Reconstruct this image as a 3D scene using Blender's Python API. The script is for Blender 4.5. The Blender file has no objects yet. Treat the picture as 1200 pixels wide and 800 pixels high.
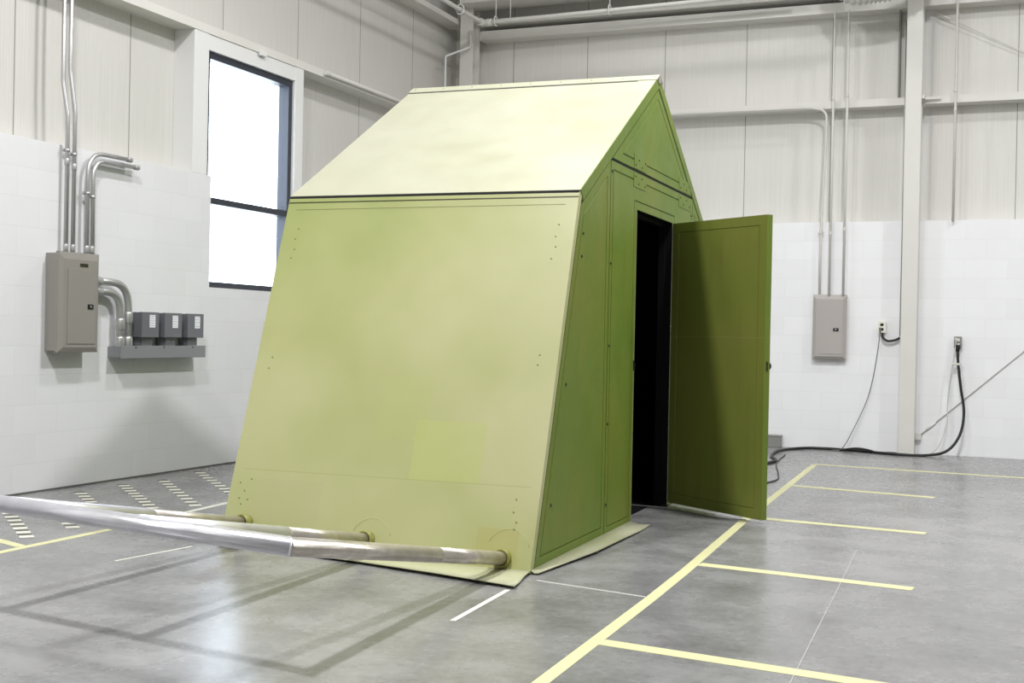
import bpy, bmesh, math, random
from mathutils import Vector, Matrix
random.seed(7)
C = bpy.context.scene.collection
V = Vector

# ------------------------------------------------------------------ helpers
def lin(c):
    c /= 255.0
    return c/12.92 if c <= 0.04045 else ((c+0.055)/1.055)**2.4
def rgb(r, g, b): return (lin(r), lin(g), lin(b), 1)

def new_mat(name, col, rough=0.5, metal=0.0, spec=0.5):
    m = bpy.data.materials.new(name); m.use_nodes = True
    b = m.node_tree.nodes['Principled BSDF']
    b.inputs['Base Color'].default_value = col
    b.inputs['Roughness'].default_value = rough
    b.inputs['Metallic'].default_value = metal
    b.inputs['Specular IOR Level'].default_value = spec
    return m
class NT:
    """small node-graph helper"""
    def __init__(s, m):
        s.t = m.node_tree; s.n = s.t.nodes; s.l = s.t.links; s.b = s.n['Principled BSDF']
    def node(s, typ, **kw):
        n = s.n.new(typ)
        for k, v in kw.items(): setattr(n, k, v)
        return n
    def link(s, a, b): s.l.new(a, b)
    def coord(s): 
        if not hasattr(s, 'tc'): s.tc = s.node('ShaderNodeTexCoord')
        return s.tc.outputs['Object']
    def noise(s, scale, detail=4, rough=.55, stretch=None, off=(0,0,0)):
        n = s.node('ShaderNodeTexNoise'); n.inputs['Scale'].default_value = scale
        n.inputs['Detail'].default_value = detail; n.inputs['Roughness'].default_value = rough
        if stretch:
            mp = s.node('ShaderNodeMapping'); mp.inputs['Scale'].default_value = stretch; mp.inputs['Location'].default_value = off
            s.link(s.coord(), mp.inputs['Vector']); s.link(mp.outputs[0], n.inputs['Vector'])
        else: s.link(s.coord(), n.inputs['Vector'])
        return n.outputs['Fac']
    def ramp(s, fac, stops):
        r = s.node('ShaderNodeValToRGB')
        e = r.color_ramp.elements
        while len(e) < len(stops): e.new(.5)
        for k, (p, c) in enumerate(stops):
            e[k].position = p; e[k].color = c if len(c) == 4 else (*c, 1)
        s.link(fac, r.inputs[0]); return r.outputs[0]
    def mix(s, fac, a, b, mode='MIX'):
        n = s.node('ShaderNodeMix', data_type='RGBA', blend_type=mode)
        if isinstance(fac, float): n.inputs[0].default_value = fac
        else: s.link(fac, n.inputs[0])
        for i, x in ((6, a), (7, b)):
            if isinstance(x, tuple): n.inputs[i].default_value = x
            else: s.link(x, n.inputs[i])
        return n.outputs[2]
    def math(s, op, a, b=None, c=None):
        n = s.node('ShaderNodeMath', operation=op)
        for i, x in enumerate((a, b, c)):
            if x is None: continue
            if isinstance(x, (int, float)): n.inputs[i].default_value = x
            else: s.link(x, n.inputs[i])
        return n.outputs[0]
    def xyz(s):
        if not hasattr(s, 'sp'):
            s.sp = s.node('ShaderNodeSeparateXYZ'); s.link(s.coord(), s.sp.inputs[0])
        return s.sp.outputs
    def bump(s, h, strength=.2, dist=.01):
        n = s.node('ShaderNodeBump'); n.inputs['Strength'].default_value = strength
        n.inputs['Distance'].default_value = dist; s.link(h, n.inputs['Height'])
        s.link(n.outputs[0], s.b.inputs['Normal'])
    def color(s, c): s.link(c, s.b.inputs['Base Color'])
    def rough(s, r): s.link(r, s.b.inputs['Roughness'])
    def box(s, x0, x1, z0, z1):
        """1 inside a rectangle of the object's x,z, soft edge"""
        X, Y, Z = s.xyz()
        a = s.math('MULTIPLY', s.math('GREATER_THAN', X, x0), s.math('LESS_THAN', X, x1))
        b = s.math('MULTIPLY', s.math('GREATER_THAN', Z, z0), s.math('LESS_THAN', Z, z1))
        return s.math('MULTIPLY', a, b)

# --- mesh building
def add_box(bm, x0, x1, y0, y1, z0, z1, bevel=0.0):
    vs = [bm.verts.new(p) for p in ((x0,y0,z0),(x1,y0,z0),(x1,y1,z0),(x0,y1,z0),(x0,y0,z1),(x1,y0,z1),(x1,y1,z1),(x0,y1,z1))]
    fs = [bm.faces.new([vs[i] for i in f]) for f in ((0,3,2,1),(4,5,6,7),(0,1,5,4),(1,2,6,5),(2,3,7,6),(3,0,4,7))]
    if bevel > 0:
        es = list({e for f in fs for e in f.edges})
        bmesh.ops.bevel(bm, geom=es, offset=bevel, segments=2, affect='EDGES', profile=.6)
    return fs
def add_prism(bm, pts, d):
    """solid from an ordered planar outline extruded along vector d"""
    d = V(d); a = [bm.verts.new(p) for p in pts]; b = [bm.verts.new(V(p)+d) for p in pts]
    n = len(pts)
    f0 = bm.faces.new(a[::-1]); f1 = bm.faces.new(b)
    for i in range(n): bm.faces.new((a[i], a[(i+1) % n], b[(i+1) % n], b[i]))
    return f0, f1
def spline(pts, n=8):
    pts = [V(p) for p in pts]; P = [pts[0]*2-pts[1]]+pts+[pts[-1]*2-pts[-2]]; o = []
    for i in range(1, len(P)-2):
        a, b, c, d = P[i-1:i+3]
        for k in range(n):
            t = k/n
            o.append(.5*((2*b)+(c-a)*t+(2*a-5*b+4*c-d)*t*t+(3*b-a-3*c+d)*t**3))
    o.append(pts[-1]); return o
def arc_path(pts, r, n=7):
    """polyline with rounded corners of radius r"""
    pts = [V(p) for p in pts]; o = [pts[0]]
    for i in range(1, len(pts)-1):
        p, q, s = pts[i-1], pts[i], pts[i+1]
        a = (p-q).normalized(); b = (s-q).normalized()
        rr = min(r, (p-q).length*.49, (s-q).length*.49)
        for k in range(n+1):
            t = k/n; o.append((1-t)**2*(q+a*rr)+2*t*(1-t)*q+t*t*(q+b*rr))
    o.append(pts[-1]); return o
def add_tube(bm, pts, r, seg=14, radii=None, caps=True):
    pts = [V(p) for p in pts]; rings = []; up = None
    for i, p in enumerate(pts):
        t = (pts[min(i+1, len(pts)-1)]-pts[max(i-1, 0)]).normalized()
        if up is None:
            up = V((0,0,1)) if abs(t.z) < .9 else V((0,1,0))
        a = (up-t*up.dot(t)).normalized(); up = a; b = t.cross(a)
        rr = radii[i] if radii else r
        rings.append([bm.verts.new(p+a*(rr*math.cos(2*math.pi*k/seg))+b*(rr*math.sin(2*math.pi*k/seg))) for k in range(seg)])
    for A, B in zip(rings, rings[1:]):
        for k in range(seg):
            f = bm.faces.new((A[k], A[(k+1) % seg], B[(k+1) % seg], B[k])); f.smooth = True
    if caps:
        bm.faces.new(rings[0][::-1]); bm.faces.new(rings[-1])
def add_mitre_tube(bm, a, b, na, nb, r, seg=28):
    """straight tube from a to b whose two ends are cut by the planes with normals na, nb"""
    a, b = V(a), V(b); t = (b-a).normalized(); p = t.orthogonal().normalized(); q = t.cross(p); rings = []
    for c, n_ in ((a, V(na)), (b, V(nb))):
        ring = []
        for k in range(seg):
            o = p*(r*math.cos(2*math.pi*k/seg))+q*(r*math.sin(2*math.pi*k/seg))
            ring.append(bm.verts.new(c+o-t*(o.dot(n_)/t.dot(n_))))
        rings.append(ring)
    for k in range(seg): bm.faces.new((rings[0][k], rings[0][(k+1) % seg], rings[1][(k+1) % seg], rings[1][k])).smooth = True
    bm.faces.new(rings[0][::-1]); bm.faces.new(rings[1])
def add_dome(bm, c, n, r, h, seg=10):
    """low round head sitting on a surface: centre c, outward n"""
    n = V(n).normalized(); a = n.orthogonal().normalized(); b = n.cross(a); c = V(c)
    rings = [[bm.verts.new(c+n*(h*hz)+(a*math.cos(2*math.pi*k/seg)+b*math.sin(2*math.pi*k/seg))*(r*rr)) for k in range(seg)] for hz, rr in ((-.3,1),(.3,1),(.8,.7))]
    for A, B in zip(rings, rings[1:]):
        for k in range(seg): bm.faces.new((A[k], A[(k+1) % seg], B[(k+1) % seg], B[k])).smooth = True
    bm.faces.new(rings[-1]); bm.faces.new(rings[0][::-1])
def B(): return bmesh.new()
def obj(name, bm, mat, parent=None, offset=None, bevel=None):
    """one mesh object; for a part, the coordinates are the thing's own"""
    if offset is not None: bmesh.ops.translate(bm, verts=bm.verts, vec=-V(offset))
    bmesh.ops.recalc_face_normals(bm, faces=bm.faces)
    me = bpy.data.meshes.new(name); bm.to_mesh(me); bm.free()
    me.materials.append(mat)
    o = bpy.data.objects.new(name, me); C.objects.link(o)
    if parent is not None: o.parent = parent
    if bevel:
        md = o.modifiers.new('bevel', 'BEVEL'); md.width = bevel; md.segments = 2; md.limit_method = 'ANGLE'; md.angle_limit = .6
    return o
def tag(o, label, cat, group=None, kind=None):
    o['label'] = label; o['category'] = cat
    if group: o['group'] = group
    if kind: o['kind'] = kind
    return o
def thing(name, label, cat, loc=(0,0,0), rz=0.0, group=None):
    o = bpy.data.objects.new(name, None); C.objects.link(o); o.location = loc; o.rotation_euler = (0,0,rz)
    o.empty_display_size = .1
    return tag(o, label, cat, group)
def struct(name, bm, mat, label=None, parent=None):
    o = obj(name, bm, mat, parent)
    o['kind'] = 'structure'
    if label: o['label'] = label
    return o
def single(name, bm, mat, label, cat, loc, group=None):
    """a thing that is one mesh, its origin at loc"""
    o = obj(name, bm, mat, None, loc); o.location = loc
    return tag(o, label, cat, group)
def rect_plate(bm, x0, x1, y0, y1, z): add_box(bm, x0, x1, y0, y1, z, z+.0012)

# ------------------------------------------------------------------ materials
# polished concrete
M_floor = new_mat('polished_concrete', rgb(150,148,145), .35)
n = NT(M_floor)
big = n.noise(.55, 5, .6); mid = n.noise(2.2, 8, .66, (1, 1.0, 1)); fine = n.noise(26, 6, .7)
c1 = n.ramp(big, [(.32, rgb(88,88,88)), (.5, rgb(118,118,118)), (.68, rgb(144,143,143))])
c2 = n.ramp(mid, [(.3, rgb(68,68,69)), (.5, rgb(116,116,117)), (.7, rgb(148,147,148))])
c = n.mix(.55, c1, c2)
c3 = n.ramp(fine, [(.3, rgb(120,120,118)), (.7, rgb(200,199,197))])
n.color(n.mix(.18, c, c3))
n.rough(n.ramp(mid, [(.3, (.2,)*3), (.7, (.33,)*3)]))
n.bump(fine, .05, .004)

def block_mat(name, axis, k):
    m = new_mat(name, rgb(228,228,226), .55)
    n = NT(m); X, Y, Z = n.xyz()
    cb = n.node('ShaderNodeCombineXYZ'); n.link(Y if axis == 'y' else X, cb.inputs[0]); n.link(Z, cb.inputs[1])
    br = n.node('ShaderNodeTexBrick'); n.link(cb.outputs[0], br.inputs['Vector'])
    br.inputs['Scale'].default_value = 1; br.inputs['Brick Width'].default_value = .4064; br.inputs['Row Height'].default_value = .2017
    br.inputs['Mortar Size'].default_value = .0035; br.inputs['Mortar Smooth'].default_value = .6
    br.inputs['Color1'].default_value = rgb(k,k,k+2); br.inputs['Color2'].default_value = rgb(k-4,k-4,k-2)
    br.inputs['Mortar'].default_value = rgb(k-9,k-9,k-10)
    nz = n.noise(3, 4); g = n.noise(70, 4, .7)
    n.color(n.mix(n.math('MULTIPLY', nz, .2), br.outputs['Color'], rgb(206,206,202)))
    h = n.math('ADD', n.math('MULTIPLY', br.outputs['Fac'], -1.0), n.math('MULTIPLY', g, .35))
    n.bump(h, .13, .005)
    return m
M_block_l = block_mat('painted_block_left', 'y', 227); M_block_b = block_mat('painted_block_back', 'x', 245)

def clad_mat(name, axis, period, off, k=0):
    m = new_mat(name, rgb(205,203,196), .5)
    n = NT(m); X, Y, Z = n.xyz(); A = Y if axis == 'y' else X
    st = (2, 2, .12)
    s1 = n.noise(5, 3, .6, (14, 14, .25)); s2 = n.noise(1.2, 3, .5, (1.5, 1.5, .3))
    col = n.ramp(s1, [(.3, rgb(209+k,207+k,201+k)), (.55, rgb(215+k,213+k,208+k)), (.75, rgb(220+k,218+k,213+k))])
    col = n.mix(n.math('MULTIPLY', s2, .35), col, rgb(194,191,183))
    fr = n.math('FRACT', n.math('DIVIDE', n.math('SUBTRACT', A, off-50*period), period))
    seam = n.math('LESS_THAN', n.math('MINIMUM', fr, n.math('SUBTRACT', 1, fr)), .0045)
    n.color(n.mix(seam, col, rgb(140,138,132)))
    # fine flutes of the panel, weaker in places
    w = n.math('SINE', n.math('MULTIPLY', A, 2*math.pi/.0285))
    h = n.math('ADD', n.math('MULTIPLY', w, .35), n.math('MULTIPLY', seam, -1.5))
    n.bump(h, .12, .004)
    return m
M_clad_l = clad_mat('insulated_panel_left', 'y', 1.197, -.967, -6); M_clad_b = clad_mat('insulated_panel_back', 'x', .933, .555, 8)
M_steel = new_mat('painted_steel_white', rgb(220,218,211), .45)
n = NT(M_steel); n.color(n.mix(n.math('MULTIPLY', n.noise(2.5, 5), .4), rgb(224,222,216), rgb(196,193,184)))
M_trim = new_mat('window_trim_white', rgb(226,226,224), .5)
M_ceil = new_mat('ceiling_white', rgb(214,212,206), .7)
M_far = new_mat('plain_white_wall', rgb(222,222,220), .7)
M_frame = new_mat('dark_window_frame', rgb(40,45,55), .4)
M_gap = new_mat('shadow_gap_grey', rgb(140,138,132), .6)
M_base = new_mat('floor_joint', rgb(96,95,92), .8)

# green paint: paler on the long side and roof, deeper on the door end
def paint(name, a, b, c, rough, marks=None, streak=None, off=None, spec=.5):
    m = new_mat(name, a, rough, 0, spec); n = NT(m)
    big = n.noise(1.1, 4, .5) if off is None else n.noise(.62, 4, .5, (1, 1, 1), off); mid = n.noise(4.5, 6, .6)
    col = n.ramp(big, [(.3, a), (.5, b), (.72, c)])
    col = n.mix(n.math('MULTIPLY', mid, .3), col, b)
    if streak:
        sk = n.noise(3, 4, .6, (7, 7, .35))
        f = n.ramp(sk, [(.55, (0,0,0)), (.75, (1,1,1))])
        col = n.mix(n.math('MULTIPLY', f, .45), col, streak)
    if marks:
        for (x0, x1, z0, z1, cc, k) in marks:
            col = n.mix(n.math('MULTIPLY', n.box(x0, x1, z0, z1), k), col, cc)
    sc = n.noise(38, 5, .7, (1, 1, .5))
    f = n.ramp(sc, [(.66, (0,0,0)), (.74, (1,1,1))])
    col = n.mix(n.math('MULTIPLY', f, .10), col, rgb(200,196,150))
    n.color(col)
    n.rough(n.ramp(mid, [(.3, (rough-.07,)*3), (.7, (rough+.1,)*3)]))
    n.bump(n.noise(9, 3), .04, .01)
    return m
M_paintA = paint('pale_green_paint', rgb(138,152,82), rgb(170,173,116), rgb(190,189,146), .42,
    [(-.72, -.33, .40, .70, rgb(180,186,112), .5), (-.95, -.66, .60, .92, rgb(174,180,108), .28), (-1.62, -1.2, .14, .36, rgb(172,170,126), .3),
     (-1.7, -.05, .40, .404, rgb(150,150,92), .5), (-.3, -.08, .02, .2, rgb(170,160,86), .35)], None, (5, 8, 1))  # noise offset set so the upper left comes out darker and greener
M_paintR = paint('pale_roof_paint', rgb(164,165,136), rgb(170,170,148), rgb(174,174,156), .38)
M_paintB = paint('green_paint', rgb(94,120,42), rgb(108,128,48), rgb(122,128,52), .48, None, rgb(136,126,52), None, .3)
M_paintD = paint('olive_door_paint', rgb(110,122,52), rgb(120,127,57), rgb(126,126,64), .4, [(-.9, .9, 1.16, 1.165, rgb(150,148,90), .4)], rgb(112,96,48))
M_paintF = paint('worn_flange_paint', rgb(158,160,122), rgb(170,171,140), rgb(186,185,166), .5)
M_collar = new_mat('yellowed_green_paint', rgb(150,148,66), .4)
n = NT(M_collar); n.color(n.ramp(n.noise(40, 4), [(.35, rgb(118,120,54)), (.65, rgb(150,146,80))]))
M_dark = new_mat('shade_lining', (.006,.006,.007,1), .8, 0, .1)
M_seam = new_mat('black_gasket', (.01,.01,.01,1), .7)
M_bolt = new_mat('dark_bolt', rgb(58,60,42), .5, .4)
M_rivet = new_mat('painted_rivet', rgb(122,128,76), .5)
M_black = new_mat('black_rubber', rgb(30,29,30), .5)
M_lock = new_mat('dark_lock_metal', rgb(52,52,54), .35, .8)

# pipe
M_alu = new_mat('bright_tube', (.80,.80,.86,1), .24, .82)
n = NT(M_alu); n.rough(n.ramp(n.noise(6, 5, .6, (3, 3, 3)), [(.3, (.30,)*3), (.7, (.38,)*3)]))
n.color(n.ramp(n.noise(9, 5), [(.3, rgb(222,221,229)), (.7, rgb(234,234,240))]))
M_galv = new_mat('weathered_shaded_tube', (.62,.58,.52,1), .38, .9)
n = NT(M_galv); n.color(n.ramp(n.noise(14, 6, .65), [(.3, rgb(186,178,166)), (.55, rgb(202,196,187)), (.75, rgb(212,208,200))]))
M_conduit = new_mat('galvanized_conduit', (.52,.52,.52,1), .4, .75)
M_conduit_w = new_mat('painted_conduit', rgb(214,212,206), .45)
M_panel = new_mat('grey_enamel_panel', rgb(142,138,132), .42)
n = NT(M_panel); n.color(n.mix(n.math('MULTIPLY', n.noise(5, 3), .3), rgb(144,140,134), rgb(130,126,120)))
M_panel2 = new_mat('warm_grey_enamel', rgb(176,170,166), .42)
M_box = new_mat('slate_grey_box', rgb(104,105,110), .42)
M_trough = new_mat('grey_trough', rgb(130,131,134), .42)
M_label = new_mat('paper_label', rgb(232,233,238), .6)
M_plate_w = new_mat('ivory_plastic', rgb(232,230,214), .4)
M_plate_g = new_mat('grey_plastic', rgb(136,136,132), .45)
M_cordw = new_mat('white_cord', rgb(206,205,198), .5)
M_cordg = new_mat('grey_cord', rgb(120,118,116), .5)
M_tape = new_mat('yellow_tape', rgb(238,232,160), .45)
n = NT(M_tape); n.color(n.mix(n.math('MULTIPLY', n.noise(18, 4, .7), .35), rgb(210,208,162), rgb(196,193,142)))
M_tapew = new_mat('pale_tape', rgb(220,219,206), .5)
M_chalk = new_mat('faint_chalk', rgb(182,181,176), .6)
M_hzb = new_mat('grey_tape', rgb(98,96,90), .6)
M_duct = new_mat('duct_white', rgb(206,204,198), .45)

# ------------------------------------------------------------------ room shell
RX, RY, RZ = 14.0, -21.0, 6.6
HB = 2.419                                         # top of the painted block wall
bm = B(); add_box(bm, -.3, RX, RY, .3, -.1, 0); struct('floor', bm, M_floor, 'polished grey concrete floor with darker patches')
bm = B(); add_box(bm, -.3, RX, RY, .3, RZ, RZ+.1); struct('ceiling', bm, M_ceil, 'white ceiling above the hall')
# left block wall with the notch for the window
bm = B()
add_prism(bm, [(0,RY,0),(0,0.3,0),(0,.3,HB),(0,-3.30,HB),(0,-3.30,1.495),(0,-4.962,1.495),(0,-4.962,HB),(0,RY,HB)], (-.28,0,0))
struct('wall_left', bm, M_block_l, 'white painted block wall on the left')
bm = B()                                           # metal panels above, window cut out
y0, y1, z0, z1 = -5.02, -3.70, 1.495, 3.47
add_box(bm, -.26, -.2, RY, y0-.04, HB-.01, RZ); add_box(bm, -.26, -.2, y1+.04, .3, HB-.01, RZ); add_box(bm, -.26, -.2, y0-.04, y1+.04, z1, RZ)
struct('wall_left_upper', bm, M_clad_l, 'fluted off-white metal panels above the left block wall')
bm = B(); add_box(bm, -.3, RX, 0, .28, 0, HB); struct('wall_back', bm, M_block_b, 'white painted block wall at the back')
bm = B(); add_box(bm, -.26, RX, .2, .26, HB-.01, RZ); struct('wall_back_upper', bm, M_clad_b, 'fluted off-white metal panels above the back block wall')
bm = B(); add_box(bm, RX, RX+.1, RY, .3, 0, RZ); struct('wall_right', bm, M_far)
bm = B(); add_box(bm, -.3, RX, RY-.1, RY, 0, RZ); struct('wall_front', bm, M_far)
bm = B(); add_box(bm, -.012, .012, RY, 0, 0, .012); struct('baseboard_left', bm, M_base, 'dark joint where the left wall meets the floor')

# window: posts, header, frame, mid rail, two panes
win = bpy.data.objects.new('window_1', None); C.objects.link(win); win['kind'] = 'structure'
win['label'] = 'tall dark-framed window in the left wall'
bm = B(); add_box(bm, -.2, 0, -5.215, -5.02, HB, 3.585, .004); struct('trim_1', bm, M_trim, 'white post left of the window')
bm = B(); add_box(bm, -.2, 0, -3.70, -3.56, 1.495, 3.585, .004); struct('trim_2', bm, M_trim, 'white post right of the window')
bm = B(); add_box(bm, -.2, -.004, -5.02, -3.70, 3.455, 3.585, .003); struct('trim_3', bm, M_trim, 'white header above the window')
bm = B(); add_box(bm, -.2, -.004, -3.56, -3.30, 1.495, HB, .003); struct('trim_4', bm, M_trim, 'white infill beside the window')
fx0, fx1 = -.14, -.03; fw = .055
bm = B()
add_box(bm, fx0, fx1, -5.015, -5.015+fw, 1.5, 3.45, .004); add_box(bm, fx0, fx1, -3.705-fw, -3.705, 1.5, 3.45, .004)
add_box(bm, fx0, fx1, -5.015+fw, -3.705-fw, 3.45-fw, 3.45, .004); add_box(bm, fx0, fx1, -5.015+fw, -3.705-fw, 1.5, 1.5+.045, .004)
obj('window_frame', bm, M_frame, win)
bm = B(); add_box(bm, fx0, fx1-.005, -5.015+fw, -3.705-fw, 2.195, 2.25, .004); obj('window_rail', bm, M_frame, win)
M_glass = bpy.data.materials.new('window_glass'); M_glass.use_nodes = True
t = M_glass.node_tree; t.nodes.clear()
o_ = t.nodes.new('ShaderNodeOutputMaterial'); mx = t.nodes.new('ShaderNodeMixShader'); tr = t.nodes.new('ShaderNodeBsdfTransparent'); gl = t.nodes.new('ShaderNodeBsdfGlossy')
mx.inputs[0].default_value = .07; gl.inputs['Roughness'].default_value = .02
t.links.new(tr.outputs[0], mx.inputs[1]); t.links.new(gl.outputs[0], mx.inputs[2]); t.links.new(mx.outputs[0], o_.inputs[0])
for a, b in ((1.545, 2.195), (2.25, 3.395)):
    bm = B(); add_box(bm, -.09, -.082, -5.015+fw, -3.705-fw, a, b); obj('window_pane', bm, M_glass, win)

# girts (light horizontal steel) on both walls
def girt(name, axis, z0, z1, a0, a1, label, d=.06):
    """C-section: face plate with a flange reaching back to the panels at top and bottom"""
    bm = B(); t = .008
    def bx(p0, p1, q0, q1, r0, r1):
        if axis == 'y': add_box(bm, p0, p1, q0, q1, r0, r1)
        else: add_box(bm, q0, q1, -p1, -p0, r0, r1)
    bx(d-.055-t, d-.055, a0, a1, z0, z1)
    bx(-.2, d-.055-t, a0, a1, z1-t, z1); bx(-.2, d-.055-t, a0, a1, z0, z0+t)
    return struct(name, bm, M_steel, label)
girt('trim_5', 'y', 3.585, 3.655, RY, -.0, 'steel girt running over the window on the left wall')
girt('trim_6', 'x', 3.628, 3.705, .2, RX, 'steel girt along the back wall above the blocks')
girt('trim_7', 'y', 4.80, 4.86, RY, .0, 'upper steel girt on the left wall')
girt('trim_8', 'x', 4.640, 4.745, .2, RX, 'upper steel girt along the back wall', .075)
bm = B(); add_box(bm, .12, RX, -.42, -.02, 4.985, 5.35); struct('trim_9', bm, M_steel, 'deep steel eave beam at the top of the back wall')
bm = B(); add_box(bm, .2, RX, -.10, .2, 4.80, 4.86); struct('trim_10', bm, M_steel, 'flat steel rail above the upper girt')

# steel columns (H sections)
def hcol(name, x0, x1, yf, yb, zt, label):
    t = thing(name, label, 'column', ((x0+x1)/2, (yf+yb)/2, 0)); L = t.location.copy()
    bm = B(); add_box(bm, x0, x1, yf, yf+.014, 0, zt); obj('front_flange', bm, M_steel, t, L, .002)
    bm = B(); xm = (x0+x1)/2; add_box(bm, xm-.006, xm+.006, yf+.014, yb-.014, 0, zt); obj('web', bm, M_steel, t, L)
    bm = B(); add_box(bm, x0, x1, yb-.014, yb, 0, zt); obj('rear_flange', bm, M_steel, t, L)
    return t
k1 = hcol('steel_column', 5.085, 5.243, -.17, -.002, RZ, 'white steel column standing against the back wall right of the open green door')
bm = B(); add_box(bm, 5.078, 5.25, -.176, -.17, 4.70, 4.82, .002); obj('splice_plate', bm, M_steel, k1, k1.location)
bm = B(); add_box(bm, 5.243, 5.42, -.05, -.045, 3.665, 3.69); add_box(bm, 5.23, 5.27, -.15, -.045, 3.66, 3.70); obj('girt_clip', bm, M_steel, k1, k1.location)
bm = B(); add_box(bm, 5.243, 5.30, -.06, -.03, .15, .22, .004); obj('gusset', bm, M_steel, k1, k1.location)
k2 = hcol('steel_column', .03, .195, -.20, -.002, RZ, 'steel column in the room corner above the green roof ridge')
# channel beside the column above the girt, its shadow gap put into the grey
bm = B(); add_box(bm, 4.985, 5.0, .05, .2, 3.705, 4.64); struct('trim_11', bm, M_gap, 'shadow gap at the panel edge left of the steel column')

# brace rods
def rod(a, b, r, label, m=M_steel, group=None):
    bm = B(); add_tube(bm, [a, b], r, 8)
    d = (V(b)-V(a)).normalized()
    o = single('brace_rod', bm, m, label, 'brace rod', V(a), group)
    bm = B(); add_tube(bm, [V(a)+d*.10, V(a)+d*.22], r*1.9, 8); obj('turnbuckle', bm, m, o, V(a))
    return o
rod((5.275, -.014, .185), (8.9, -.014, 3.50), .005, 'thin diagonal brace rod rising right from the foot of the steel column', M_trim)
rod((5.30, .12, 4.62), (7.0, .19, 3.71), .005, 'thin diagonal brace rod falling right below the upper girt')

# ------------------------------------------------------------------ the green shelter
HX, HY, HR = 4.048, -5.738, .028
L_, WB, WE, HE, HT = 1.758, 2.289, 1.625, 1.925, 2.853
house = thing('shelter', 'large green sloped-wall metal shelter with gabled roof and open door', 'shelter', (HX, HY, 0), HR)
kA = (WB-WE)/HE                                    # lean of the long side
nA = V((0, -1, kA)).normalized()                   # its outward normal (house frame, -y side)
def PA(x, z, d=0.0, s=-1):
    """point on the long side's outer face at house x, height z, d outwards"""
    return V((x, s*(WB-kA*z), z)) + V((0, s*abs(nA.y), nA.z))*d
def groove_poly(pts, d, ins, gw=.005, gd=.006, front=1):
    """flat panel with a groove line running inside its edge"""
    bm = B(); f0, f1 = add_prism(bm, pts, d)
    bmesh.ops.recalc_face_normals(bm, faces=bm.faces)
    f = f1 if front else f0
    bmesh.ops.inset_region(bm, faces=[f], thickness=ins, depth=0, use_even_offset=True)
    bmesh.ops.inset_region(bm, faces=[f], thickness=gw*.4, depth=-gd, use_even_offset=True)
    bmesh.ops.inset_region(bm, faces=[f], thickness=gw, depth=0, use_even_offset=True)
    bmesh.ops.inset_region(bm, faces=[f], thickness=gw*.4, depth=gd, use_even_offset=True)
    return bm
TA = .045
zt = 1.918
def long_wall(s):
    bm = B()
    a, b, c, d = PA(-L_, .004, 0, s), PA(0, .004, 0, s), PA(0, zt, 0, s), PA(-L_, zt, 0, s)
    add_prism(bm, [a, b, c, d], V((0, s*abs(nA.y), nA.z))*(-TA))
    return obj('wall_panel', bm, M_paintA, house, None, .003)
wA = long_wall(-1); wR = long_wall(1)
# eave flashing and the two grooves below it
bm = B(); add_prism(bm, [PA(-L_+.006, 1.888), PA(-.004, 1.890), PA(-.004, 1.9), PA(-L_+.006, 1.9)], nA*.002)
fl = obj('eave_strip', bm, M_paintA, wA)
bm = B(); add_prism(bm, [PA(-L_+.004, 1.8815), PA(-.002, 1.8835), PA(-.002, 1.888), PA(-L_+.004, 1.886)], nA*.0012)
obj('groove_line', bm, M_bolt, wA)
bm = B(); add_prism(bm, [PA(-L_+.06, 1.8415), PA(-.07, 1.8445), PA(-.07, 1.8475), PA(-L_+.06, 1.8445)], nA*.0012)
obj('groove_line', bm, M_rivet, wA)
# rivets on the long wall: one mesh shared by every copy
def dome_master(name, m, n, r, h, parent, at):
    bm = B(); add_dome(bm, (0,0,0), n, r, h); o = obj(name, bm, m, parent); o.location = at; return o
def dome_copy(o, at, parent=None):
    c = o.copy(); C.objects.link(c); c.parent = parent or o.parent; c.location = at; return c
spots = [PA(-L_+.02+i*(L_-.06)/12, 1.908-.0) - V((0,0,.012)) for i in range(13)]
spots += [PA(x, z) for x, z in ((-1.659,1.731),(-1.668,1.671),(-1.66,1.611),(-1.671,1.561),(-.092,1.736),(-.102,1.671),(-.094,1.616),(-.109,1.552),
          (-1.636,.351),(-1.637,.246),(-1.673,.221),(-1.665,.29),(-1.70,.33),(-1.69,.25),(-.126,.28),(-.105,.234),(-.112,.20),(-.12,.34),
          (-1.66,1.0),(-1.67,.94),(-.10,1.05),(-.105,1.0))]
r0 = dome_master('rivet', M_rivet, nA, .005, .003, wA, spots[0])
for p in spots[1:]: dome_copy(r0, p)
# ring scratches round the sockets
for x in (-.15, -.895):
    bm = B(); pts = []
    for k in range(13):
        a = math.radians(20+k*11); pts.append(PA(x+.02+.115*math.cos(a), .085+.115*math.sin(a), .0004))
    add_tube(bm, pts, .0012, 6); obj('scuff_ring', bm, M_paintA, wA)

# gable ends (door end is x = 0; plain end is x = -L)
slope = (HT-HE)/WE
def zroof(v, g=0.0): return HT-g-slope*abs(v)      # outer roof line, g below it
TR = .081                                          # roof thickness measured vertically
SV, SZ = 1.055, 2.168                              # seam positions
TB = .04
gp = .005
def yz(v, z, x=-TB): return V((x, -v, z))
# side panels of the door end
def end_side(s):
    zb = .006; b0 = WB-.054; r0_ = HT-TR-.012      # corner where the lean meets the roof's underside
    zc = (r0_-slope*b0)/(1-slope*kA); vc = b0-kA*zc
    pts = [(b0-kA*zb, zb), (SV+gp, zb), (SV+gp, zroof(SV, TR+.012)), (vc, zc)]
    pts = [(s*a, b) for a, b in pts]
    if s < 0: pts = pts[::-1]
    P = [yz(v, z) for v, z in pts]
    bm = groove_poly(P, (TB, 0, 0), .055)
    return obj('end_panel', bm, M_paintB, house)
end_side(1); end_side(-1)
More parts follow.
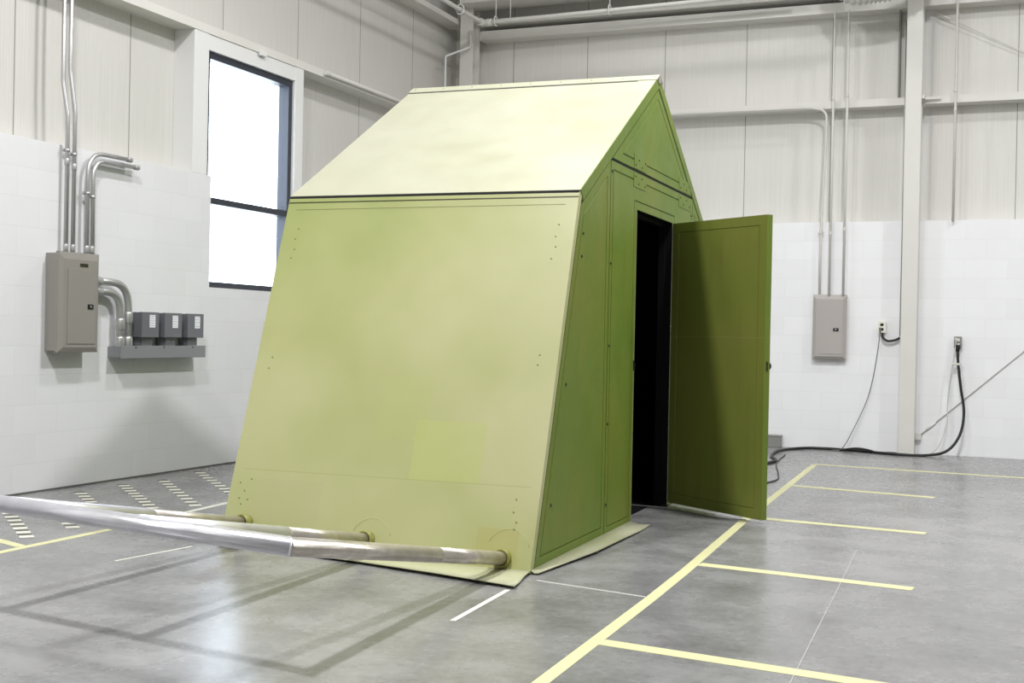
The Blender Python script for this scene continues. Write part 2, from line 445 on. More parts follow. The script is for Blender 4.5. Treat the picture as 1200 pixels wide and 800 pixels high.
# door surround (a U upside down) with its groove
OL, OR, OT = .488, -.455, 1.936
P = [yz(v, z) for v, z in ((SV-gp, .006), (OL, .006), (OL, OT), (OR, OT), (OR, .006), (-SV+gp, .006), (-SV+gp, SZ-.008), (SV-gp, SZ-.008))]
bm = groove_poly(P, (TB, 0, 0), .045)
surround = obj('door_surround', bm, M_paintB, house)
bm = B()                                           # rebate the door closes against
for a, b, c, d in ((OL-.02, OL, .006, OT), (OR, OR+.02, .006, OT), (OR+.02, OL-.02, OT-.03, OT)):
    add_box(bm, -.09, -.045, -b, -a, c, d)
add_box(bm, -.045, -.001, -OR-.004, -OR+.003, .006, OT); add_box(bm, -.045, -.006, -OL, -OR, OT-.003, OT+.003)  # thin near-black plates paint in the shade on the door reveal
obj('door_stop_shade', bm, M_dark, surround)
bm = B(); add_box(bm, -.034, .004, -OL-.001, -OL+.004, .0, OT)
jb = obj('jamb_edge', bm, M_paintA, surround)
bm = B(); add_box(bm, -.03, .006, -OL-.006, -OL+.022, .945, 1.01, .003); add_tube(bm, [(-.015, -OL+.02, .985), (-.015, -OL+.05, .985)], .010, 10); add_tube(bm, [(-.02, -OL+.05, .985), (-.012, -OL+.062, .97)], .012, 10)
obj('door_strike', bm, M_lock, surround)
# gable triangle
vg = 1.055
P = [yz(v, z) for v, z in ((vg, SZ+.008), (-vg, SZ+.008), (-vg, zroof(vg, TR+.016)), (0, zroof(0, TR+.016)), (vg, zroof(vg, TR+.016)))]
P = [yz(SV-gp, SZ+.010)] + [yz(-SV+gp, SZ+.010)] + [yz(-.012, zroof(0, TR+.022)), yz(.012, zroof(0, TR+.022))]
# keep its flanks parallel to the roof
va = (HT-TR-.016-SZ-.010)/slope
P = [yz(va, SZ+.010), yz(-va, SZ+.010), yz(0, HT-TR-.016)]
bm = groove_poly(P, (TB, 0, 0), .05)
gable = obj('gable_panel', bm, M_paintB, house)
# black gaskets in the seams
bm = B()
for v in (SV, -SV): add_box(bm, -.03, -.006, -v-.007, -v+.007, .006, SZ+.04)
add_box(bm, -.03, -.006, -SV-.05, SV+.05, SZ-.012, SZ+.014)
for s in (1, -1):
    add_prism(bm, [yz(0, HT-TR-.03, -.03), yz(0, HT-TR+.006, -.03), yz(s*(WE-.045), zroof(WE-.045, TR-.006), -.03), yz(s*(WE-.045), zroof(WE-.045, TR+.03), -.03)], (.024, 0, 0))
    a0, a1 = PA(-.03, .006, -TA-.009, -s), PA(-.03, .006, -TA+.004, -s); b0, b1 = PA(-.03, zt-.03, -TA-.009, -s), PA(-.03, zt-.03, -TA+.004, -s)
    add_prism(bm, [a0, a1, b1, b0], (.024, 0, 0))
obj('seam_gasket', bm, M_seam, house)
# bolts beside the seams
bs = [(1.028,.186),(1.028,.65),(1.028,1.099),(1.028,1.572),(1.028,2.10),(-1.028,2.04),(-1.028,1.572),(-1.028,1.099),(-1.028,.65)]
m0 = dome_master('bolt', M_bolt, (1,0,0), .009, .006, surround, yz(*bs[0], 0))
for p in bs[1:]: dome_copy(m0, yz(*p, 0))
for p in ((1.575, 1.577), (1.555, 1.70), (2.0, .3), (1.80, .9)): dome_copy(m0, yz(*p, 0), house)
# joining plates across the gable seam
for v0, v1 in ((.566, .27), (-.62, -.98)):
    bm = B(); add_box(bm, 0, .0025, -v0, -v1, SZ+.014, SZ+.10, .001)
    j = obj('joint_plate', bm, M_paintB, house)
    bm = B(); add_box(bm, 0, .0025, -v0, -v1, SZ-.10, SZ-.014, .001); j2 = obj('joint_plate', bm, M_paintB, house)
    for jj, zz in ((j, (.035, .07)), (j2, (-.035, -.075))):
        for k in range(4):
            dome_copy(m0, yz(v0+(v1-v0)*(k+.5)/4, SZ+zz[k % 2], .0025), jj).scale = (.7,.7,.7)
# roof slabs, barge edge shows the slab's thickness
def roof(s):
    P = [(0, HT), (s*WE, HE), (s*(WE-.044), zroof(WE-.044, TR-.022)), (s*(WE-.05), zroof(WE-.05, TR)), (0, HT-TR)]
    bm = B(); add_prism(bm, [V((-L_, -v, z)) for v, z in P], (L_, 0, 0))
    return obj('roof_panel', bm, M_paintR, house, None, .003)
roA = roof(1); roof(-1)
# painted barge strip closing the slab's end
bm = B()
for s in (1, -1):
    P = [(0, HT-.004), (s*(WE-.004), HE-.001), (s*(WE-.044), zroof(WE-.044, TR-.022)), (s*(WE-.05), zroof(WE-.05, TR)), (0, HT-TR)]
    add_prism(bm, [V((.0, -v, z)) for v, z in P], (.0035, 0, 0))
obj('barge_strip', bm, M_paintB, house)
# ridge cap: bent sheet over the ridge
bm = B(); ang = math.atan(slope); w = .088; t = .006
P = []
for s in (1, -1):
    q = [(0, HT+t), (s*w*math.cos(ang), HT+t-w*math.sin(ang)), (s*w*math.cos(ang), HT+.0005-w*math.sin(ang)), (0, HT+.0005)]
    add_prism(bm, [V((-L_-.004, -v, z)) for v, z in q], (L_+.012, 0, 0))
cap = obj('ridge_cap', bm, M_paintR, house)
bm = B()
q = [(w*math.cos(ang)+.010, HT+.0018-w*math.sin(ang)-.010*slope), (w*math.cos(ang), HT+.0018-w*math.sin(ang)), (w*math.cos(ang), HT-w*math.sin(ang)), (w*math.cos(ang)+.010, HT-w*math.sin(ang)-.010*slope)]
add_prism(bm, [V((-L_, -v, z)) for v, z in q], (L_-.12, 0, 0)); obj('cap_gap', bm, M_seam, cap)
nR = V((0, -slope, 1)).normalized()
rv0 = dome_master('rivet', M_rivet, nR, .006, .003, cap, V((-L_+.03, -.035, HT+t-.035*slope)))
for k in range(1, 9): dome_copy(rv0, V((-L_+.03+k*(L_-.05)/8, -.035, HT+t-.035*slope)))
bm = B(); add_prism(bm, [V((.006, -v, z)) for v, z in ((0, HT+.008), (.045, HT+.008-.045*slope), (.03, HT-.06), (0, HT-.05), (-.03, HT-.06), (-.045, HT+.008-.045*slope))], (.003, 0, 0)); obj('ridge_end_plate', bm, M_galv, cap)
# black gap under the eave
for s in (1, -1):
    a = PA(-L_+.003, zt-.02, -.004, -s); b = PA(-.003, zt-.02, -.004, -s)
    bm = B(); add_prism(bm, [a, b, b+V((0, 0, .024)), a+V((0, 0, .024))], V((0, s*.03, 0)))
    obj('eave_gasket', bm, M_seam, house)
# plain end
P = [(WB-.05, .006), (-WB+.05, .006), (-WE+.05, zroof(WE-.05, TR+.005)), (0, HT-TR-.005), (WE-.05, zroof(WE-.05, TR+.005))]
bm = B(); add_prism(bm, [V((-L_, -v, z)) for v, z in P], (.04, 0, 0)); obj('end_panel', bm, M_paintB, house)
# dark inside: near-black sheets and floor added in place of the interior's shade
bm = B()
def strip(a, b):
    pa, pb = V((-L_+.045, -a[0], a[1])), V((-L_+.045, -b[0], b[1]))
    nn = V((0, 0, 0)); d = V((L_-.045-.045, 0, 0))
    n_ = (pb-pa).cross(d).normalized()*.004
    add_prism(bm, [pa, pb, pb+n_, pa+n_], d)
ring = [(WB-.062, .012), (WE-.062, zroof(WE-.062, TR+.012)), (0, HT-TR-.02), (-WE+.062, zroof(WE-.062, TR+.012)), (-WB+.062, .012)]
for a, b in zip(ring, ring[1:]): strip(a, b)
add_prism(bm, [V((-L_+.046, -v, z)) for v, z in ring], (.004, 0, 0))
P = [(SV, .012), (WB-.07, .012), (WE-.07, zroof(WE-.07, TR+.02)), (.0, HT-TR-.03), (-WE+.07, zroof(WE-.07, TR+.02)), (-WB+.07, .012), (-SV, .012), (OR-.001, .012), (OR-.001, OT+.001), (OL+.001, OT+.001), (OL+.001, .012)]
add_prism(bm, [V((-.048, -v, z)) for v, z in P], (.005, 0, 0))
obj('shade_lining', bm, M_dark, house)
bm = B(); add_box(bm, -L_+.05, -.10, -WB+.07, WB-.07, .004, .012); obj('shade_floor', bm, M_dark, house)
# bottom flanges
def flange(pin, pout, name):
    bm = B(); n_ = len(pin); rows = []
    for a, b in zip(pin, pout):
        a, b = V(a), V(b); m1 = a.lerp(b, .45); m1.z = a.z*.45+b.z*.55-.006
        rows.append([bm.verts.new(p) for p in (a, m1, b)])
    up = [f for r, s in zip(rows, rows[1:]) for f in (bm.faces.new((r[0], r[1], s[1], s[0])), bm.faces.new((r[1], r[2], s[2], s[1])))]
    for f in up: f.smooth = True
    g = bmesh.ops.extrude_face_region(bm, geom=up)
    bmesh.ops.translate(bm, vec=(0, 0, -.005), verts=[v for v in g['geom'] if isinstance(v, bmesh.types.BMVert)])
    return obj(name, bm, M_paintF, house)
xs = [-L_, -1.3, -.85, -.4, 0, .055]
vo = [2.30, 2.33, 2.42, 2.53, 2.63, 2.645]; zo = [.008, .012, .017, .02, .018, .017]
flange([PA(min(x, -.001), .018, .001) if x <= 0 else V((.012, -2.40, .016)) for x in xs], [V((x, -v, z)) for x, v, z in zip(xs, vo, zo)], 'bottom_flange')
vs = [2.28, 2.0, 1.6, 1.05, .75, .50]; uo = [.04, .075, .125, .135, .14, .13]
flange([V((.001, -v, .022)) for v in vs], [V((u, -v, z)) for u, v, z in zip(uo, vs, [.012,.016,.02,.017,.012,.010])], 'threshold_flange')
# sockets for the pipes
PD = V((0, -1, .181)).normalized()
tips = {-.15: (4.274, .425), -.895: (4.14, .434), -1.62: (4.0, .437)}
starts = {}
for x, (v, z) in tips.items():
    c0 = V((x, -2.262, {-.15: .062, -.895: .095, -1.62: .128}[x])); starts[x] = c0
    d = (V((x, -v, z))-c0).normalized()
    bm = B(); R1, R2 = .046, .036; seg = 24
    a = d.orthogonal().normalized(); b = d.cross(a)
    prof = [(-.02, R1), (.030, R1), (.036, R1-.003), (.036, R2), (-.02, R2)]
    rg = [[bm.verts.new(c0+d*h+(a*math.cos(2*math.pi*k/seg)+b*math.sin(2*math.pi*k/seg))*r) for k in range(seg)] for h, r in prof]
    for i in range(len(rg)):
        A_, B_ = rg[i], rg[(i+1) % len(rg)]
        for k in range(seg): bm.faces.new((A_[k], A_[(k+1) % seg], B_[(k+1) % seg], B_[k])).smooth = i in (0, 3)
    obj('pipe_socket', bm, M_collar, house)
# door leaf, swung open about its hinge on the far jamb
th = .930; DL = .908; DT = .046; dz0, dz1 = .025, 1.932
dd = V((math.sin(th), -math.cos(th), 0)); dn = V((math.cos(th), math.sin(th), 0))   # along the leaf, through its thickness
hg = V((.004, -OR, 0))
def PD_(a, z, t): return hg+dd*a+dn*t+V((0, 0, z))
P = [PD_(a, z, DT) for a, z in ((.0, dz0), (DL, dz0), (DL, dz1), (.0, dz1))]
bm = groove_poly(P, -dn*DT, .062, .004, .004)
door = obj('door', bm, M_paintD, house)
bm = B()                                           # edge strip on the free edge
P = [PD_(DL, z, t) for z, t in ((dz0, 0), (dz0, DT), (dz1, DT), (dz1, 0))]; add_prism(bm, P, dd*.002)
obj('door_edge', bm, M_paintB, door)
bm = B(); a = PD_(DL-.06, .985, DT)
add_tube(bm, [a, a+dn*.006], .026, 16); add_tube(bm, [a, a+dn*.035], .010, 12); add_tube(bm, [a+dn*.03, a+dn*.04, a+dn*.052, a+dn*.06], .02, 16, [.014, .024, .024, .014])
obj('door_knob', bm, M_lock, door)
bm = B(); a = PD_(DL+.001, .985, DT/2); 
add_prism(bm, [a+V((0,0,-.03))-dn*.008, a+V((0,0,-.03))+dn*.008, a+V((0,0,.03))+dn*.008, a+V((0,0,.03))-dn*.008], dd*.003)
obj('latch_plate', bm, M_bolt, door)
for z in (.25, .98, 1.70):
    bm = B(); add_tube(bm, [(.012, -OR+.004, z-.05), (.012, -OR+.004, z+.05)], .008, 10); add_tube(bm, [(.012, -OR+.004, z-.056), (.012, -OR+.004, z+.056)], .005, 8)
    obj('hinge', bm, M_paintB, house)

# ------------------------------------------------------------------ pipe frame pushed into the sockets
Rz = Matrix.Rotation(HR, 4, 'Z'); HO = V((HX, HY, 0))
def HW(p): return HO+Rz@V(p)
base = HW((-.895, -3.2, 0))
pf = thing('tow_bar', 'silver tubular bar reaching out of the shelter, three pipes joined by a crossbar', 'tow bar', base)
PR = .0335
tipw = {x: HW((x, -v, z)) for x, (v, z) in tips.items()}
c3 = tipw[-.15]; c1 = tipw[-1.62]; dcb = (c1-c3).normalized()
mitre = ((c3-HW(starts[-.15])).normalized()+dcb).normalized()
for x, (v, z) in tips.items():
    c0 = starts[x]; tp = V((x, -v, z)); d = (tp-c0).normalized()
    j = c0+d*.80
    bm = B(); add_tube(bm, [HW(c0+d*.004), HW(j)], PR*.985, 28); p = obj('pipe', bm, M_galv, pf, base)
    end = tp-d*(.0 if x == -.15 else .036)
    A_, B_ = HW(j), HW(end); dj = (B_-A_).normalized()
    bm = B(); add_mitre_tube(bm, A_, B_, dj, mitre if x == -.15 else dj, PR*1.01); obj('pipe_sleeve', bm, M_galv if x == -.15 else M_alu, p, base)  # near pipe's sleeve: its duller reflection is put into a darker metal colour
bm = B(); add_mitre_tube(bm, c3+mitre*.001, c1+dcb*.22, mitre, dcb, PR*1.02); cb = obj('crossbar', bm, M_alu, pf, base)
bm = B(); add_mitre_tube(bm, c3-dcb*.004, c3+dcb*.006, mitre, mitre, PR*1.045); obj('weld_bead', bm, M_alu, cb, base)
bm = B(); add_tube(bm, [c1+dcb*.215, c1+dcb*.226], PR*1.05, 28); obj('end_cap', bm, M_alu, cb, base)

# ------------------------------------------------------------------ electrical gear, left wall
def breaker_panel(label, axis, a0, a1, z0, z1, dep, mat, bev):
    """axis 'y': on the left wall (faces +x); 'x': on the back wall (faces -y)"""
    def T(a, d, z): return V((d, a, z)) if axis == 'y' else V((a, -d, z))
    base = T((a0+a1)/2, 0, z0); t = thing('breaker_panel', label, 'breaker panel', base)
    def bx(bm, p0, p1, d0, d1, q0, q1, bev=0):
        A_, B_ = T(p0, d0, q0), T(p1, d1, q1)
        add_box(bm, min(A_.x, B_.x), max(A_.x, B_.x), min(A_.y, B_.y), max(A_.y, B_.y), q0, q1, bev)
    bm = B(); bx(bm, a0+.012, a1-.012, .0, dep-.04, z0+.01, z1-.01, .003); obj('enclosure', bm, mat, t, base)
    bm = B()                                       # trim cover: bevelled picture frame rising to a flat centre
    A_ = [T(a, dep-.04, z) for a, z in ((a0, z0), (a1, z0), (a1, z1), (a0, z1))]
    I_ = [T(a, dep, z) for a, z in ((a0+.035, z0+.035), (a1-.035, z0+.035), (a1-.035, z1-.05), (a0+.035, z1-.05))]
    O_ = [T(a, dep-bev, z) for a, z in ((a0, z0), (a1, z0), (a1, z1), (a0, z1))]
    vA, vO, vI = [[bm.verts.new(p) for p in q] for q in (A_, O_, I_)]
    for q, r in ((vA, vO), (vO, vI)):
        for k in range(4): bm.faces.new((q[k], q[(k+1) % 4], r[(k+1) % 4], r[k]))
    bm.faces.new(vI); bm.faces.new(vA[::-1]); obj('cover', bm, mat, t, base)
    bm = B(); bx(bm, a0+.075, a1-.045, dep, dep+.005, z0+.06, z1-.115, .0015); dr = obj('panel_door', bm, mat, t, base)
    ls = a1-.10 if axis == 'y' else a1-.105
    bm = B(); zc = z0+(z1-z0)*.46; bx(bm, ls-.028, ls+.028, dep+.005, dep+.010, zc-.016, zc+.018, .002); lt = obj('latch', bm, M_lock, dr, base)
    bm = B(); bx(bm, ls-.008, ls+.004, dep+.010, dep+.014, zc-.006, zc+.010, .001); obj('latch_button', bm, M_conduit, lt, base)
    if axis == 'y':
        bm = B(); bx(bm, (a0+a1)/2-.005, (a0+a1)/2+.075, dep, dep+.003, z1-.098, z1-.075, .001); obj('name_plate', bm, M_bolt, t, base)
    return t
breaker_panel('grey breaker panel on the left wall, feeding pipes up to the ceiling', 'y', -6.847, -6.447, .966, 1.665, .14, M_panel, .014)
breaker_panel('light grey breaker panel on the back wall right of the open green door', 'x', 4.180, 4.530, .955, 1.645, .10, M_panel2, .03)

# wireway and three disconnect boxes
tw = thing('wireway', 'long grey wiring trough under three small dark boxes', 'wiring trough', (0, -5.685, .918))
bm = B(); add_box(bm, .0, .122, -6.190, -5.178, .925, 1.005, .002); obj('trough', bm, M_trough, tw, tw.location)
bm = B(); add_box(bm, .122, .13, -6.197, -5.172, .918, 1.012, .002); cv = obj('trough_cover', bm, M_trough, tw, tw.location)
s0 = None
for y in (-6.03, -5.70, -5.34):
    if s0 is None:
        bm = B(); add_dome(bm, (0, 0, 0), (1, 0, 0), .007, .004); s0 = obj('screw', bm, M_lock, cv); s0.location = V((.13, y, 1.0))-tw.location
    else: dome_copy(s0, V((.13, y, 1.0))-tw.location)
def disconnect(y0, y1, z0, z1, label):
    base = V((0, (y0+y1)/2, z0-.065)); t = thing('disconnect_box', label, 'electrical box', base, 0, 'disconnect boxes above the wiring trough')
    bm = B(); add_box(bm, .0, .105, y0+.004, y1-.004, z0+.002, z1-.002, .002); obj('box_body', bm, M_box, t, base)
    bm = B(); add_box(bm, .105, .13, y0, y1, z0, z1, .002); dr = obj('box_lid', bm, M_box, t, base)
    bm = B(); ym = (y0+y1)/2
    add_box(bm, .13, .1308, ym-.012, ym+.055, z0+.075, z1-.02); st = obj('sticker', bm, M_label, dr, base)
    bm = B()
    for k in range(5): add_box(bm, .1308, .1312, ym-.006, ym+.049-.008*(k % 2), z0+.088+k*.018, z0+.091+k*.018)
    obj('print_lines', bm, M_trough, st, base)
    bm = B(); add_box(bm, .02, .10, ym-.06, ym+.06, z0-.064, z0+.001, .002); obj('nipple', bm, M_box, t, base)
    return t
disconnect(-5.965, -5.765, 1.076, 1.267, 'dark grey disconnect box nearest the curved pipes, leftmost of three')
disconnect(-5.695, -5.483, 1.076, 1.267, 'dark grey disconnect box in the middle of three above the trough')
disconnect(-5.410, -5.204, 1.076, 1.267, 'dark grey disconnect box nearest the window, rightmost of three')

def conduit(pts, r, m, label, group, fit=(), rb=.08, strap=(), seg=14, name='conduit'):
    base = V(pts[0]); t = thing(name, label, 'conduit', base, 0, group)
    bm = B(); add_tube(bm, arc_path(pts, rb), r, seg); obj('tube', bm, m, t, base)
    for p, d in fit:
        p, d = V(p), V(d).normalized()
        bm = B(); add_tube(bm, [p-d*r*1.6, p-d*r*1.2, p+d*r*1.2, p+d*r*1.6], r*1.25, 12, [r*1.1, r*1.25, r*1.25, r*1.1]); obj('coupling', bm, m, t, base)
    for p, n_ in strap:
        p, n_ = V(p), V(n_)
        s = V((0, 0, 1)).cross(n_).normalized()
        bm = B(); a = p+s*r*2.4-n_*r; b = p-s*r*2.4-n_*r
        add_prism(bm, [a-V((0,0,.012)), b-V((0,0,.012)), b+V((0,0,.012)), a+V((0,0,.012))], n_*.003)
        add_tube(bm, [p-V((0,0,.012)), p+V((0,0,.012))], r*1.18, 12); obj('strap', bm, m, t, base)
    return t
up = (0, 0, 1)
X1 = .05
conduit([(X1, -6.70, 1.655), (X1, -6.70, 2.62), (X1-.035, -6.715, 2.86), (X1-.035, -6.715, 4.6)], .015, M_conduit, 'straight galvanized pipe rising from the grey panel, left of the pair that reaches the top', 'conduits above the left panel', [((X1,-6.70,1.70), up), ((X1,-6.70,2.30), up)], .02, [((X1,-6.70,2.38), (1,0,0))])
conduit([(X1, -6.63, 1.655), (X1, -6.63, 2.66), (X1-.035, -6.645, 2.95), (X1-.035, -6.645, 4.6)], .015, M_conduit, 'straight galvanized pipe rising from the grey panel, right of the pair that reaches the top', 'conduits above the left panel', [((X1,-6.63,1.70), up), ((X1,-6.63,2.27), up)], .02, [((X1,-6.63,2.36), (1,0,0))])
conduit([(.06, -6.50, 1.655), (.06, -6.50, 2.40), (.06, -6.05, 2.40)], .016, M_conduit, 'bent galvanized pipe beside the straight pair, outer and higher of two bends', 'bent conduits above the left panel', [((.06,-6.50,1.70), up), ((.06,-6.06,2.40), (0,1,0))], .17, [((.06,-6.50,2.10), (1,0,0))])
conduit([(.062, -6.443+.0, 1.655), (.062, -6.449, 2.352), (.062, -5.96, 2.352)], .016, M_conduit, 'bent galvanized pipe beside the straight pair, inner and lower of two bends', 'bent conduits above the left panel', [((.062,-6.449,1.70), up), ((.062,-5.98,2.352), (0,1,0))], .14, [((.062,-6.449,2.08), (1,0,0))])
conduit([(.07, -6.44, 1.478), (.07, -6.050, 1.478), (.07, -6.050, 1.01)], .028, M_conduit, 'thick curved pipe from the side of the grey panel, outer of two elbows', 'elbows beside the left panel', [((.07,-6.40,1.478), (0,1,0)), ((.07,-6.05,1.22), up), ((.07,-6.05,1.035), up)], .24)
conduit([(.07, -6.44, 1.405), (.07, -6.140, 1.405), (.07, -6.140, 1.01)], .028, M_conduit, 'thick curved pipe from the side of the grey panel, inner of two elbows', 'elbows beside the left panel', [((.07,-6.40,1.405), (0,1,0)), ((.07,-6.14,1.17), up), ((.07,-6.14,1.035), up)], .2)
# small lamp/sensor tab on the girt above the window
# conduit along the girt to the corner
conduit([(.025, -3.2, 3.625), (.025, -.3, 3.625)], .02, M_conduit_w, 'pale conduit lying along the girt right of the window', None, [((.025,-3.19,3.625), (0,1,0))], .05)
bm = B(); add_box(bm, .005, .03, -4.32, -4.22, 3.56, 3.60, .004); single('junction_cover', bm, M_trim, 'tiny white cover on the girt over the window', 'cover', (.005, -4.27, 3.56))

# ------------------------------------------------------------------ back wall conduits, outlets, cables
def bconduit(pts, label, fit, strap, r=.013): return conduit(pts, r, M_conduit_w, label, 'conduits above the back panel', fit, .16, strap)
bconduit([(4.240, -.05, 1.635), (4.240, -.05, 2.35), (4.275, -.05, 3.30), (4.275, -.05, 3.60), (4.10, -.05, 3.64), (.6, -.05, 3.64)], 'leftmost pipe above the back panel, curving off along the girt', [((4.24,-.05,2.33), up)], [((4.24,-.05,2.30), (0,-1,0))])
bconduit([(4.345, -.085, 1.635), (4.345, -.085, 4.64)], 'middle straight pipe of three above the back panel', [((4.345,-.085,2.29), up), ((4.345,-.085,3.72), up)], [])
bconduit([(4.490, -.085, 1.635), (4.490, -.085, 4.64)], 'rightmost straight pipe of three above the back panel', [((4.49,-.085,2.33), up), ((4.49,-.085,3.74), up)], [])
conduit([(5.565, -.04, 2.40), (5.565, -.04, 4.95)], .013, M_conduit_w, 'lone straight pipe on the back wall right of the steel column', None, [((5.565,-.04,3.55), up)], .1, [((5.565,-.04,3.74), (0,-1,0))])
conduit([(5.07, -.02, 1.22), (5.07, -.02, 4.5)], .009, M_conduit, 'thin pipe running up the left edge of the steel column', None, [], .1)

def outlet(x, z, mat, label):
    t = thing('wall_outlet', label, 'outlet', (x, 0, z))
    L = t.location.copy()
    bm = B(); add_box(bm, x-.034, x+.034, -.045, -.001, z-.055, z+.055, .004); obj('outlet_box', bm, mat, t, L)
    bm = B(); add_box(bm, x-.038, x+.038, -.052, -.045, z-.06, z+.06, .003); pl = obj('face_plate', bm, mat, t, L)
    for dz in (.024, -.024):
        bm = B(); add_box(bm, x-.017, x+.017, -.0545, -.052, z+dz-.014, z+dz+.014, .002); s = obj('socket', bm, M_lock if mat is M_plate_w else M_plate_w, pl, L)
    return t
outlet(4.887, 1.310, M_plate_w, 'ivory wall outlet left of the steel column')
outlet(5.640, 1.165, M_plate_g, 'grey wall outlet right of the steel column')
def cord(name, pts, r, m, label, cat, plug=None, n_=8):
    base = V(pts[-1]); base.z = 0
    if plug is None:
        bm = B(); add_tube(bm, spline(pts, n_), r, 10)
        return single(name, bm, m, label, cat, base)
    t = thing(name, label, cat, base)
    bm = B(); add_tube(bm, spline(pts, n_), r, 10); obj('cord', bm, m, t, base)
    bm = B(); p = V(pts[0]); add_tube(bm, [p+V((0,.0,.02)), p, p-V((0,0,.05))], r, 12, [plug, plug, r*1.2]); obj('plug', bm, m, t, base)
    return t
cord('flexible_whip', [(4.893,-.045,1.248),(4.90,-.05,1.20),(4.95,-.055,1.165),(5.02,-.05,1.175),(5.068,-.035,1.20)], .013, M_black, 'short black whip drooping from the ivory outlet to the steel column', 'cable')
cord('power_cable', [(5.64,-.075,1.12),(5.648,-.085,.95),(5.68,-.09,.70),(5.715,-.11,.45),(5.68,-.16,.22),(5.56,-.22,.06),(5.36,-.30,.014),(5.12,-.34,.014),(4.93,-.28,.014),(4.70,-.16,.014),(4.40,-.09,.014),(4.18,-.12,.014),(4.03,-.35,.014),(3.95,-.75,.014),(4.00,-1.30,.014),(4.12,-1.75,.014),(4.02,-2.3,.014),(3.7,-2.6,.014)], .014, M_black, 'heavy black power cable hanging from the grey outlet and snaking along the floor', 'cable', .024)
cord('cable_tail', [(5.02,-.30,.012),(5.08,-.24,.012),(5.02,-.20,.012),(4.88,-.22,.012),(4.78,-.26,.038),(4.66,-.20,.040),(4.5,-.16,.010)], .011, M_black, 'short loop of black cable lying at the foot of the steel column', 'cable')
cord('thin_cord', [(4.872,-.06,1.285),(4.868,-.075,1.20),(4.845,-.075,1.0),(4.80,-.07,.72),(4.74,-.075,.50),(4.62,-.085,.22),(4.52,-.12,.03),(4.42,-.20,.006)], .005, M_cordg, 'thin grey cord hanging from the ivory outlet to the floor', 'cable', .012)
cord('white_cord', [(5.625,-.075,1.19),(5.61,-.085,1.05),(5.575,-.08,.80),(5.555,-.075,.55),(5.55,-.09,.35),(5.49,-.13,.12),(5.38,-.19,.008),(5.27,-.22,.008)], .006, M_cordw, 'thin white cord hanging beside the heavy black cable', 'cable', .013)
bm = B(); add_box(bm, 5.59, 5.68, -.10, -.055, .93, .955, .005); single('cord_tie', bm, M_cordw, 'small white tie holding the cables under the grey outlet', 'cable tie', (5.635, -.07, .93))
t = thing('cord_box', 'small grey box on the floor by the back wall behind the door edge', 'box', (3.78, -.08, 0))
bm = B(); add_box(bm, 3.68, 3.87, -.13, -.02, .0, .115, .006); obj('box_body', bm, M_plate_g, t, t.location)
bm = B(); add_box(bm, 3.675, 3.875, -.135, -.015, .115, .13, .004); obj('box_lid', bm, M_plate_g, t, t.location)
cord('loop_cord', [(4.08,-1.0,.006),(4.16,-1.9,.006),(4.33,-2.75,.006),(4.42,-3.3,.006),(4.36,-3.75,.006),(4.42,-4.1,.006),(4.50,-4.25,.006),(4.46,-4.45,.006),(4.38,-4.3,.006)], .006, M_black, 'thin black cord looping on the floor behind the open green door', 'cable')
cord('threshold_cord', [tuple(HW(p)) for p in ((-.30,.25,.018),(-.05,.26,.016),(.10,.27,.006),(.25,.16,.006),(.42,.03,.006),(.62,.02,.006))], .004, M_cordg, 'pale cord on the floor coming out of the shelter under its door', 'cable')

# ------------------------------------------------------------------ overhead pipes and duct
sp = thing('sprinkler_pipe', 'grey sprinkler pipe turning the room corner below the eave beam', 'pipe', (.42, -.42, 4.75))
bm = B(); add_tube(bm, arc_path([(.42, RY+.1, 4.725), (.42, -.42, 4.735), (4.0, -.42, 4.79)], .06), .024, 16); obj('pipe', bm, M_conduit_w, sp, sp.location)
bm = B(); add_tube(bm, [(.42, -.5, 4.735), (.42, -.40, 4.735)], .042, 14); add_tube(bm, [(.42, -.42, 4.735), (.54, -.42, 4.737)], .042, 14); obj('elbow_fitting', bm, M_conduit_w, sp, sp.location)
def hanger(p, label):
    x, y, z = p; t = thing('pipe_hanger', label, 'hanger', (x, y, z+.5), 0, 'hangers on the sprinkler pipe')
    alongx = y > -.5
    bm = B(); pts = []
    for k in range(17):
        a = 2*math.pi*k/16; c_, s_ = math.cos(a)*.045, math.sin(a)*.055
        pts.append(V((x, y+c_, z+.008+s_)) if alongx else V((x+c_, y, z+.008+s_)))
    add_tube(bm, pts, .008, 8); obj('ring', bm, M_trim, t, t.location)
    top = 4.985 if alongx and y < -.02 else RZ
    bm = B(); add_tube(bm, [(x, y, z+.063), (x, y, top)], .006, 8); obj('rod', bm, M_trim, t, t.location)
    return t
hanger((.58, -.42, 4.738), 'white ring hanger on the sprinkler pipe just right of the corner column')
hanger((1.95, -.42, 4.758), 'white ring hanger on the sprinkler pipe farther along the back wall')
hanger((.42, -1.05, 4.730), 'white ring hanger on the sprinkler pipe left of the corner column')
bm = B(); add_tube(bm, [(.76, -.42, 4.738), (.76, -.42, 4.985)], .005, 8); single('hanger_rod', bm, M_trim, 'thin white rod hanging beside the ring hanger by the corner column', 'rod', (.76, -.42, 4.985))
conduit([(.175, -.22, 4.72), (.175, -.22, 4.52), (-.02, -.48, 4.37), (-.02, -.48, 2.43)], .012, M_trim, 'thin white conduit stepping down from the corner column above the roof', None, [], .02)
